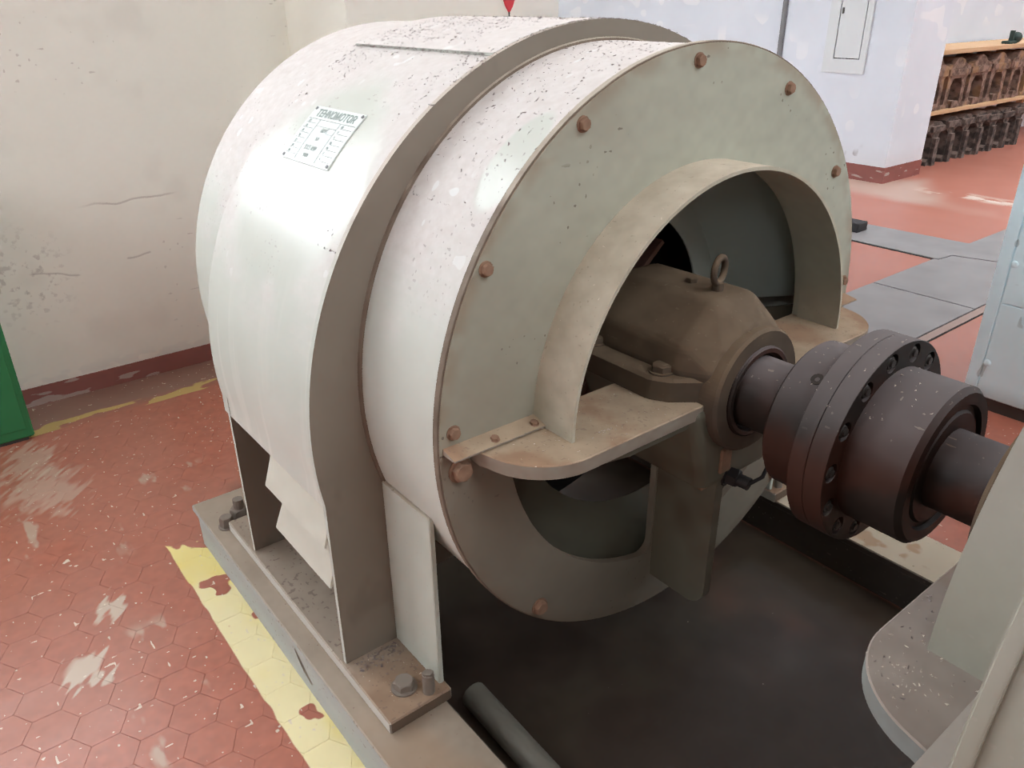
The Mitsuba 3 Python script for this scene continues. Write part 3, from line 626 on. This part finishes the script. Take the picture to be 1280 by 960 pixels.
M1 = thing('electric_motor', 'large dusty sage-grey drum-shaped motor with a rating plate and an open bearing hood', 'motor')
lo1, bl1 = machine(M1)
obj('lug', box(0.115, 0.150, -0.098, -0.078, 0.555, 0.645, 0.003), 'rusty_bolt', bl1, False)
obj('lug', box(0.150, 0.163, -0.062, -0.030, 0.585, 0.640, 0.003), 'rusty_bolt', bl1, False)
pr = cat([place(hexbolt(0.020, 0.022, True), (0.150, -0.02, 0.565), (1, 0.2, -0.1)), place(cylz(0.013, 0.03), (0.168, -0.017, 0.563), (1, 0.2, -0.1))])
obj('probe', pr, 'rubber_black', bl1, 25, label='black threaded probe under the bearing')
obj('probe_wire', tube([(0.195, -0.012, 0.56), (0.21, 0.01, 0.575), (0.20, 0.05, 0.60), (0.17, 0.09, 0.625), (0.12, 0.12, 0.65)], 0.004, 8), 'rubber_black', bl1)
obj('shaft', lathe_x([(-0.40, 0.0), (-0.40, 0.070), (0.283, 0.070), (0.283, 0.0)], ZA, n=256), 'coupling_steel', M1)
# rating plate: frame lines, lettering, rivets, bent to the drum
def on_drum(m, R=0.7005, xc=-0.5445, ac=46.0):
    """flat mesh in (x right, y up, z out), laid on the arc of the stator skin"""
    v = np.array(m.vertices); ang = np.radians(ac)+v[:, 1]/R; rad = R+v[:, 2]
    m = m.copy(); m.vertices = np.stack([xc+v[:, 0], -rad*np.cos(ang), ZC+rad*np.sin(ang)], 1); return m
def flatbox(x0, x1, y0, y1, z0, z1, n=1):
    ms = box(x0, x1, y0, y1, z0, z1)
    for _ in range(n): ms = ms.subdivide()
    return ms
pl = obj('rating_plate', on_drum(flatbox(-0.101, 0.101, -0.0645, 0.0645, 0.0, 0.0025, 3)), 'plate_metal', M1, 20, label='engraved metal rating plate')
lines = [(-0.097, 0.097, 0.0325, 0.0335), (-0.045, -0.0436, -0.060, 0.0325), (0.040, 0.0414, -0.060, 0.0325), (-0.0445, 0.04, 0.0175, 0.0183), (0.012, 0.0128, 0.004, 0.0175), (0.012, 0.04, 0.0038, 0.0045)]
lines += [(0.052, 0.094, y, y+0.0009) for y in np.linspace(-0.052, 0.022, 7)]+[(-0.094, -0.052, y, y+0.0009) for y in np.linspace(-0.052, 0.022, 7)]
obj('engraved_line', cat([on_drum(flatbox(a, b, c, e, 0.0024, 0.0031, 2)) for a, b, c, e in lines]), 'plate_ink', pl, False)
def word(t, h, x, y, wmax=None):
    m = meshkit.text_mesh(t, h, 0.0007, bold=True)
    if wmax:
        w = m.vertices[:, 0].max(); v = np.array(m.vertices); v[:, 0] *= wmax/w; m.vertices = v
    m.apply_translation((x, y, 0.0024)); return on_drum(m)
obj('plate_lettering', word('TEHNOMOTOR', 0.018, -0.080, 0.0395, 0.160), 'plate_ink', pl, False)
obj('plate_figures', cat([word('6kV', 0.009, -0.014, 0.006), word('50', 0.008, -0.012, -0.014), word('315 kW', 0.010, -0.034, -0.036), word('980', 0.008, -0.020, -0.052)]
    + [word('0123'[k % 4]+'58'[k % 2], 0.0052, -0.088, y+0.0025) for k, y in enumerate(np.linspace(-0.052, 0.022, 7))]
    + [word(('A', 'V', 'Hz', 'kg')[k % 4], 0.0052, 0.050, y+0.0025) for k, y in enumerate(np.linspace(-0.052, 0.022, 7))]), 'plate_ink', pl, False)
for x_ in (-0.095, 0.095):
    for y_ in (-0.058, 0.058):
        obj('rivet', on_drum(place(cylz(0.0035, 0.002, 12), (x_, y_, 0.0024))), 'conduit_grey', pl, 25)

M2 = thing('electric_motor', 'second grey machine cut off by the right edge, its dusty rounded shelf facing the coupling', 'motor')
machine(M2, lambda m: mirror(m, 0.40), False, 'm2_paint', 'shelf_grey_dust')
obj('shaft', lathe_x([(0.527, 0.0), (0.527, 0.067), (1.2, 0.067), (1.2, 0.0)], ZA, n=256), 'coupling_steel', M2)

# ------------------------------------------------------------------ coupling
CP = thing('shaft_coupling', 'dark brown flanged steel coupling with a ring of bolts, between the two machines', 'coupling')
def chamf(x0, x1, R, ri, c=0.004): return [(x0, ri), (x0, R-c), (x0+c, R), (x1-c, R), (x1, R-c), (x1, ri)]
obj('hub', lathe_x(chamf(0.284, 0.366, 0.135, 0.0705, 0.005), ZA, n=384), 'coupling_steel', CP)
obj('hub', lathe_x([(0.428, 0.068), (0.428, 0.135), (0.522, 0.135), (0.531, 0.127), (0.531, 0.108), (0.524, 0.105), (0.524, 0.097), (0.529, 0.093), (0.529, 0.068)], ZA, n=384), 'coupling_steel', CP)
obj('flange', lathe_x(chamf(0.366, 0.3948, 0.179, 0.0705, 0.0008), ZA, n=384), 'coupling_steel', CP)
fl2 = lathe_x(chamf(0.3952, 0.428, 0.179, 0.068, 0.0008), ZA, n=384)
mf = m3.Manifold(m3.Mesh(np.asarray(fl2.vertices, np.float32), np.asarray(fl2.faces, np.uint32)))
angs = [math.radians(76+25.714*i) for i in range(14)]
if mf.status() == m3.Error.NoError and mf.volume() > 0:
    for t in angs:
        c_ = m3.Manifold.cylinder(0.02, 0.0165, 0.0165, 24).rotate((0, 90, 0)).translate((0.4145, 0.1575*math.cos(t), ZA+0.1575*math.sin(t))); mf = mf-c_
    fl2 = tm(mf)
obj('flange', fl2, 'coupling_steel', CP)
for t in angs:
    b = place(cat([hexbolt(0.0118, 0.012, False), cylz(0.0065, 0.016, 14)]), (0.4143, 0.1575*math.cos(t), ZA+0.1575*math.sin(t)), (1, 0, 0), rng.uniform(0, 1))
    obj('bolt', b, 'dark_steel', CP, 20, label='dark hex bolt sunk in the flange')
n_ = np.array([0, -0.60, 0.80]); p_ = np.array([0.3365, -0.135*0.60, ZA+0.135*0.80])
obj('set_screw', cat([place(lathe_x([(0, 0.0045), (0, 0.0095), (0.0025, 0.0095), (0.0025, 0.0045)], 0), p_-n_*0.0012, (0, 0, 1))]) if False else
    place(trimesh.creation.annulus(0.0045, 0.0105, 0.003, sections=28), p_-n_*0.0002, n_), 'dark_steel', CP, 25)

# ------------------------------------------------------------------ pipe on the floor
pipe = obj('steel_pipe', tube([(-0.125, -0.468, 0.032), (0.13, -0.475, 0.032), (0.9, -0.50, 0.032)], 0.030, 28), 'pipe_grey', None, 40)
tag(pipe, 'grey steel pipe lying on the oily floor beside the near rail', 'pipe')

# ------------------------------------------------------------------ green locker at the left edge
g = thing('green_cabinet', 'green painted metal cabinet standing at the left wall, cut off by the picture edge', 'cabinet')
obj('body', box(-2.36, -2.105, -1.75, -1.0, 0.012, 0.9, 0.006), 'green_paint', g, False)
obj('door', box(-2.105, -2.098, -1.73, -1.02, 0.05, 0.87, 0.002), 'green_paint', g, False)
obj('plinth', box(-2.34, -2.115, -1.73, -1.02, 0.0, 0.012), 'dark_steel', g, False)

# ------------------------------------------------------------------ pale blue electrical cabinet on the right
c = thing('electrical_cabinet', 'pale blue-grey electrical cabinet at the right edge, behind the coupling', 'cabinet')
CX, CY = -0.125, 1.87
obj('plinth', box(CX+0.01, 1.6, CY+0.012, CY+0.6, 0.0, 0.05), 'dark_steel', c, False)
obj('body', box(CX, 1.61, CY, CY+0.62, 0.05, 2.0, 0.004), 'cabinet_paint', c, False)
obj('corner_strip', box(CX+0.001, CX+0.044, CY-0.006, CY, 0.052, 1.998, 0.002), 'cabinet_paint', c, False)
obj('front_panel', box(CX+0.048, 0.85, CY-0.005, CY, 0.055, 0.42, 0.002), 'cabinet_paint', c, False)
obj('front_panel', box(CX+0.048, 0.85, CY-0.005, CY, 0.424, 1.99, 0.002), 'cabinet_paint', c, False)
for z in (0.19, 0.57, 0.95):
    s_ = trimesh.creation.icosphere(3, 0.013); s_.apply_scale((1, 0.45, 1)); s_.apply_translation((CX+0.058, CY-0.006, z))
    obj('screw', s_, 'cabinet_paint', c, True)

# ------------------------------------------------------------------ on the far walls
b = thing('distribution_box', 'flush pale grey metal box with a narrow door, set in the bluish wall', 'electrical box')
flat('box_grey', (0.56, 0.60, 0.62), 0.5, 0.4)
obj('frame', ext_y(sbox(-3.11, 0.845, -2.73, 1.75).difference(sbox(-3.02, 0.955, -2.78, 1.68)), 5.418, 5.445), 'box_grey', b, False)
obj('door', box(-3.014, -2.79, 5.424, 5.444, 0.961, 1.674, 0.002), 'box_grey', b, False)
obj('gap', box(-3.02, -2.78, 5.436, 5.439, 0.955, 1.68), 'joint_dark', b, False)
obj('latch', box(-3.0, -2.985, 5.412, 5.424, 1.30, 1.345, 0.002), 'dark_steel', b, False)
cd = obj('wall_conduit', tube([(-3.553, 5.425, 0.02), (-3.553, 5.425, 2.0), (-3.553, 5.425, 4.9)], 0.022, 14), 'conduit_grey', None, 40)
tag(cd, 'dark grey vertical conduit running up the bluish wall', 'conduit')
# red pointed marker hanging on the cream pier
rp = thing('red_marker', 'red pointed plate hanging on the cream pier above the motor', 'marker')
pts = [(1.032, 1.376), (1.040, 1.385), (1.052, 1.402), (1.060, 1.425), (1.064, 1.46), (1.062, 1.62), (1.002, 1.62), (1.000, 1.46), (1.004, 1.425), (1.012, 1.402), (1.024, 1.385)]
obj('plate', ext_x(Polygon(pts), -1.8795, -1.874), 'red_paint', rp, False)
obj('wire', tube([(-1.876, 1.032, 1.10), (-1.876, 1.032, 1.30), (-1.876, 1.032, 1.378)], 0.003, 8), 'dark_steel', rp)
cp = obj('blank_cover', box(-1.881, -1.875, 0.44, 0.62, 1.14, 1.318, 0.002), 'plaster_cream', None, False)
tag(cp, 'flush square cover painted over on the cream pier', 'cover plate')

# ------------------------------------------------------------------ rack with castings
rk = thing('storage_rack', 'two-tier rack of plain wooden boards against the far bluish wall', 'shelf')
RX0, RX1, RY0, RY1 = -2.98, -2.50, 6.10, 11.0
obj('board', box(RX0, RX1, RY0, RY1, 0.965, 1.005, 0.003), 'shelf_wood', rk, False)
obj('board', box(RX0, RX1, RY0, RY1, 0.463, 0.498, 0.003), 'shelf_wood', rk, False)
for y in np.arange(6.12, 11.0, 1.6):
    obj('post', box(RX0+0.01, RX0+0.07, y, y+0.06, 0.0, 0.965), 'shelf_wood', rk, False)
def casting_upper():
    """axle-box style cast frame standing on two legs, open window between them"""
    o = Polygon([(-0.19, 0), (-0.19, 0.03), (-0.155, 0.035), (-0.15, 0.26), (-0.19, 0.30), (-0.19, 0.36), (-0.10, 0.385), (-0.06, 0.43), (0.0, 0.44), (0.06, 0.42), (0.10, 0.385), (0.19, 0.36), (0.19, 0.30), (0.15, 0.26), (0.155, 0.035), (0.19, 0.03), (0.19, 0)])
    w = Polygon([(-0.10, 0.045), (-0.095, 0.20), (-0.06, 0.26), (0.06, 0.26), (0.095, 0.20), (0.10, 0.045), (0.06, 0.03), (-0.06, 0.03)])
    m = ext_x(o.difference(w), -0.11, 0.11)
    return cat([m, box(0.02, 0.13, -0.05, 0.05, 0.0, 0.06), box(-0.10, -0.06, -0.1, 0.1, 0.03, 0.27), box(-0.12, 0.125, -0.17, 0.17, 0.285, 0.34)])
def casting_lower():
    """row casting: heavy head on a narrow waisted leg with a foot"""
    o = Polygon([(-0.09, 0), (-0.09, 0.035), (-0.05, 0.06), (-0.045, 0.25), (-0.10, 0.29), (-0.15, 0.30), (-0.15, 0.37), (-0.07, 0.40), (0.07, 0.395), (0.15, 0.37), (0.15, 0.30), (0.10, 0.28), (0.07, 0.20), (0.065, 0.06), (0.09, 0.035), (0.09, 0)])
    return cat([ext_x(o, -0.10, 0.10), box(0.08, 0.135, -0.035, 0.045, 0.0, 0.25), box(-0.12, 0.13, -0.14, 0.14, 0.31, 0.36)])
cu, cl = mikit.ply(casting_upper(), 'rusty_casting', smooth=False), mikit.ply(casting_lower(), 'dark_casting', smooth=False)
words = ['nearest the pillar', 'second from the pillar', 'third from the pillar', 'fourth from the pillar', 'fifth from the pillar', 'sixth from the pillar', 'seventh from the pillar', 'eighth from the pillar', 'ninth from the pillar', 'tenth from the pillar', 'eleventh from the pillar', 'twelfth from the pillar']
for i in range(6):
    k = obj('iron_casting', cu, None, None, tw=T().translate([-2.64, 6.30+0.42*i, 0.50]).rotate([0, 0, 1], float(rng.uniform(-4, 4))).scale([1, 1.02, float(rng.uniform(0.97, 1.0))]))
    tag(k, f'rusty brown cast-iron frame with an open window on the middle board, {words[i]}', 'casting', 'castings on the middle board')
for i in range(8):
    k = obj('iron_casting', cl, None, None, tw=T().translate([-2.64, 6.24+0.30*i, 0.0]).rotate([0, 0, 1], float(rng.uniform(-3, 3))).scale([0.95, 0.86, float(rng.uniform(0.98, 1.04))]))
    tag(k, f'dark cast-iron bracket standing on the floor under the rack, {words[i]}', 'casting', 'castings on the floor under the rack')
flat('fitting_green', (0.03, 0.055, 0.048), 0.5, 0.4)
kn = thing('small_fitting', 'small dark green fitting lying on the top board of the rack', 'fitting')
obj('body', cat([box(-2.60, -2.52, 7.62, 7.78, 1.005, 1.03, 0.004), box(-2.58, -2.54, 7.72, 7.74, 1.03, 1.12), trimesh.creation.icosphere(2, 0.05).apply_translation((-2.56, 7.84, 1.055))]), 'fitting_green', kn, 30)
bb = obj('rubber_block', box(-1.86, -1.685, 3.82, 3.94, 0.006, 0.066, 0.006), 'rubber_black', None, False)
tag(bb, 'small black rubber block on the grey cover plates by the motor', 'block')

# ------------------------------------------------------------------ crumbs of dirt and paint
def flakes(pts, nrm, smin, smax, flatness=0.35):
    vs, fs = [], []
    for i, (p, n) in enumerate(zip(pts, nrm)):
        s = rng.uniform(smin, smax); q = rng.normal(size=(4, 3)); q /= np.linalg.norm(q, axis=1, keepdims=True)
        q *= s*np.array([rng.uniform(0.6, 1.8), rng.uniform(0.4, 0.9), flatness])
        z = np.array(n)/np.linalg.norm(n); x = np.cross(z, rng.normal(size=3)); x /= np.linalg.norm(x); y = np.cross(z, x)
        vs.append(p+q@np.array([x, y, z])+z*s*flatness*0.4); fs.append(np.array([[0, 1, 2], [0, 2, 3], [0, 3, 1], [1, 3, 2]])+4*i)
    m = trimesh.Trimesh(np.vstack(vs), np.vstack(fs), process=False); return m
def stuff(name, mesh, bsdf, label, c):
    k = obj(name, mesh, bsdf, None, False); labels[k] = {'label': label, 'category': c, 'kind': 'stuff'}
# drum tops
P_, N_ = [], []
for _ in range(2600):
    a = math.radians(np.clip(rng.normal(72, 22), 30, 140)); x = rng.uniform(XB+0.02, XF-0.02)
    if meshkit.fbm(np.array([[x*7, a*6, 0.0]]), 3, 1)[0] < 0.47: continue
    if -0.73 < x < -0.36 and math.radians(28) < a < math.radians(58): continue
    R_ = 0.7 if not (math.radians(68) < a < math.radians(112)) else 0.7065
    n = np.array([0, -math.cos(a), math.sin(a)]); P_.append(np.array([x, 0, ZC])+n*R_); N_.append(n)
for x in np.arange(XB+0.012, XF-0.035, 0.0022):     # dirt caught along the edge of the top cover
    for _ in range(2):
        a = math.radians(68)-abs(rng.normal(0, 0.006)); n = np.array([0, -math.cos(a), math.sin(a)]); P_.append(np.array([x, 0, ZC])+n*(0.7005+0.004)); N_.append(n)
for _ in range(420):
    a = math.radians(np.clip(rng.normal(72, 20), 38, 135)); x = rng.uniform(XF+0.01, -0.02)
    n = np.array([0, -math.cos(a), math.sin(a)]); P_.append(np.array([x, 0, ZA])+n*0.596); N_.append(n)
for _ in range(500):                                # crest of the flange
    a = math.radians(np.clip(rng.normal(88, 16), 55, 125)); n = np.array([0, -math.cos(a), math.sin(a)]); P_.append(np.array([XF-0.006+rng.uniform(-0.008, 0.008), 0, ZC])+n*0.706); N_.append(n)
stuff('dirt_crumbs', flakes(P_, N_, 0.0011, 0.0040, 0.4), 'crumb_grey', 'grey crumbs of dirt scattered over the top of the motor', 'dirt')
def scatter(name, pts, label):
    stuff(name, flakes([p for p, n in pts], [n for p, n in pts], 0.0010, 0.0032, 0.3), 'crumb_white', label, 'paint flakes')
A = []
for _ in range(70): A.append((np.array([rng.uniform(0.0, 0.14), rng.uniform(-0.50, -0.18), ZA]), (0, 0, 1)))
for cx, cy in ((0.055, -0.40), (0.10, -0.33), (0.005, -0.405)):
    for _ in range(16): A.append((np.array([cx+rng.normal(0, 0.012), cy+rng.normal(0, 0.012), ZA]), (0, 0, 1)))
for _ in range(60):
    t = math.radians(rng.uniform(20, 160)); n = np.array([0, -math.cos(t), math.sin(t)]); A.append((np.array([rng.uniform(0.01, 0.1), 0, ZA])+n*0.4025, n))
scatter('paint_flakes', A, 'pale paint flakes on the bearing shelf and hood of the large motor')
A = []
for _ in range(50):
    x = rng.uniform(0.29, 0.52); t = math.radians(rng.uniform(35, 120)); n = np.array([0, -math.cos(t), math.sin(t)])
    A.append((np.array([x, 0, ZA])+n*(0.179 if 0.366 < x < 0.428 else 0.135), n))
scatter('paint_flakes', A, 'pale specks scattered over the dark coupling')
A = [(np.array([rng.uniform(0.655, 0.80), rng.uniform(-0.50, -0.15), ZA]), (0, 0, 1)) for _ in range(110)]
A += [(np.array([0.70+rng.normal(0, 0.018), -0.46+rng.normal(0, 0.018), ZA]), (0, 0, 1)) for _ in range(50)]
scatter('paint_flakes', A, 'pale chips lying on the rounded shelf of the machine at the right edge')
A = [(np.array([rng.uniform(-0.26, -0.1), rng.uniform(-0.69, -0.58), 0.155]), (0, 0, 1)) for _ in range(60)]
scatter('paint_flakes', A, 'pale chips at the foot of the large motor')
A = [(np.array([rng.uniform(-2.0, 0.0), rng.uniform(-1.4, -0.85), 0.0]), (0, 0, 1)) for _ in range(46)]
scatter('paint_flakes', A, 'tiny pale chips strewn on the red tiled floor')
A = [(np.array([rng.uniform(0.0, 0.8), rng.uniform(-0.4, 0.5), 0.0]), (0, 0, 1)) for _ in range(16)]
scatter('paint_flakes', A, 'few pale specks on the dark oily floor between the rails')
# darker dirt clods on the shelf of the second machine and by the foot
A = [(np.array([rng.uniform(0.655, 0.80), rng.uniform(-0.50, -0.15), ZA]), (0, 0, 1)) for _ in range(90)]
stuff('dirt_crumbs', flakes([p for p, n in A], [n for p, n in A], 0.0012, 0.0042, 0.5), 'crumb_grey', 'dark crumbs on the rounded shelf of the machine at the right edge', 'dirt')
A = [(np.array([-0.255+abs(rng.normal(0, 0.025)), rng.uniform(-0.68, -0.58), 0.155]), (0, 0, 1)) for _ in range(160)]
stuff('dirt_crumbs', flakes([p for p, n in A], [n for p, n in A], 0.0015, 0.0050, 0.6), 'crumb_grey', 'heap of dirt crumbs against the foot of the large motor', 'dirt')
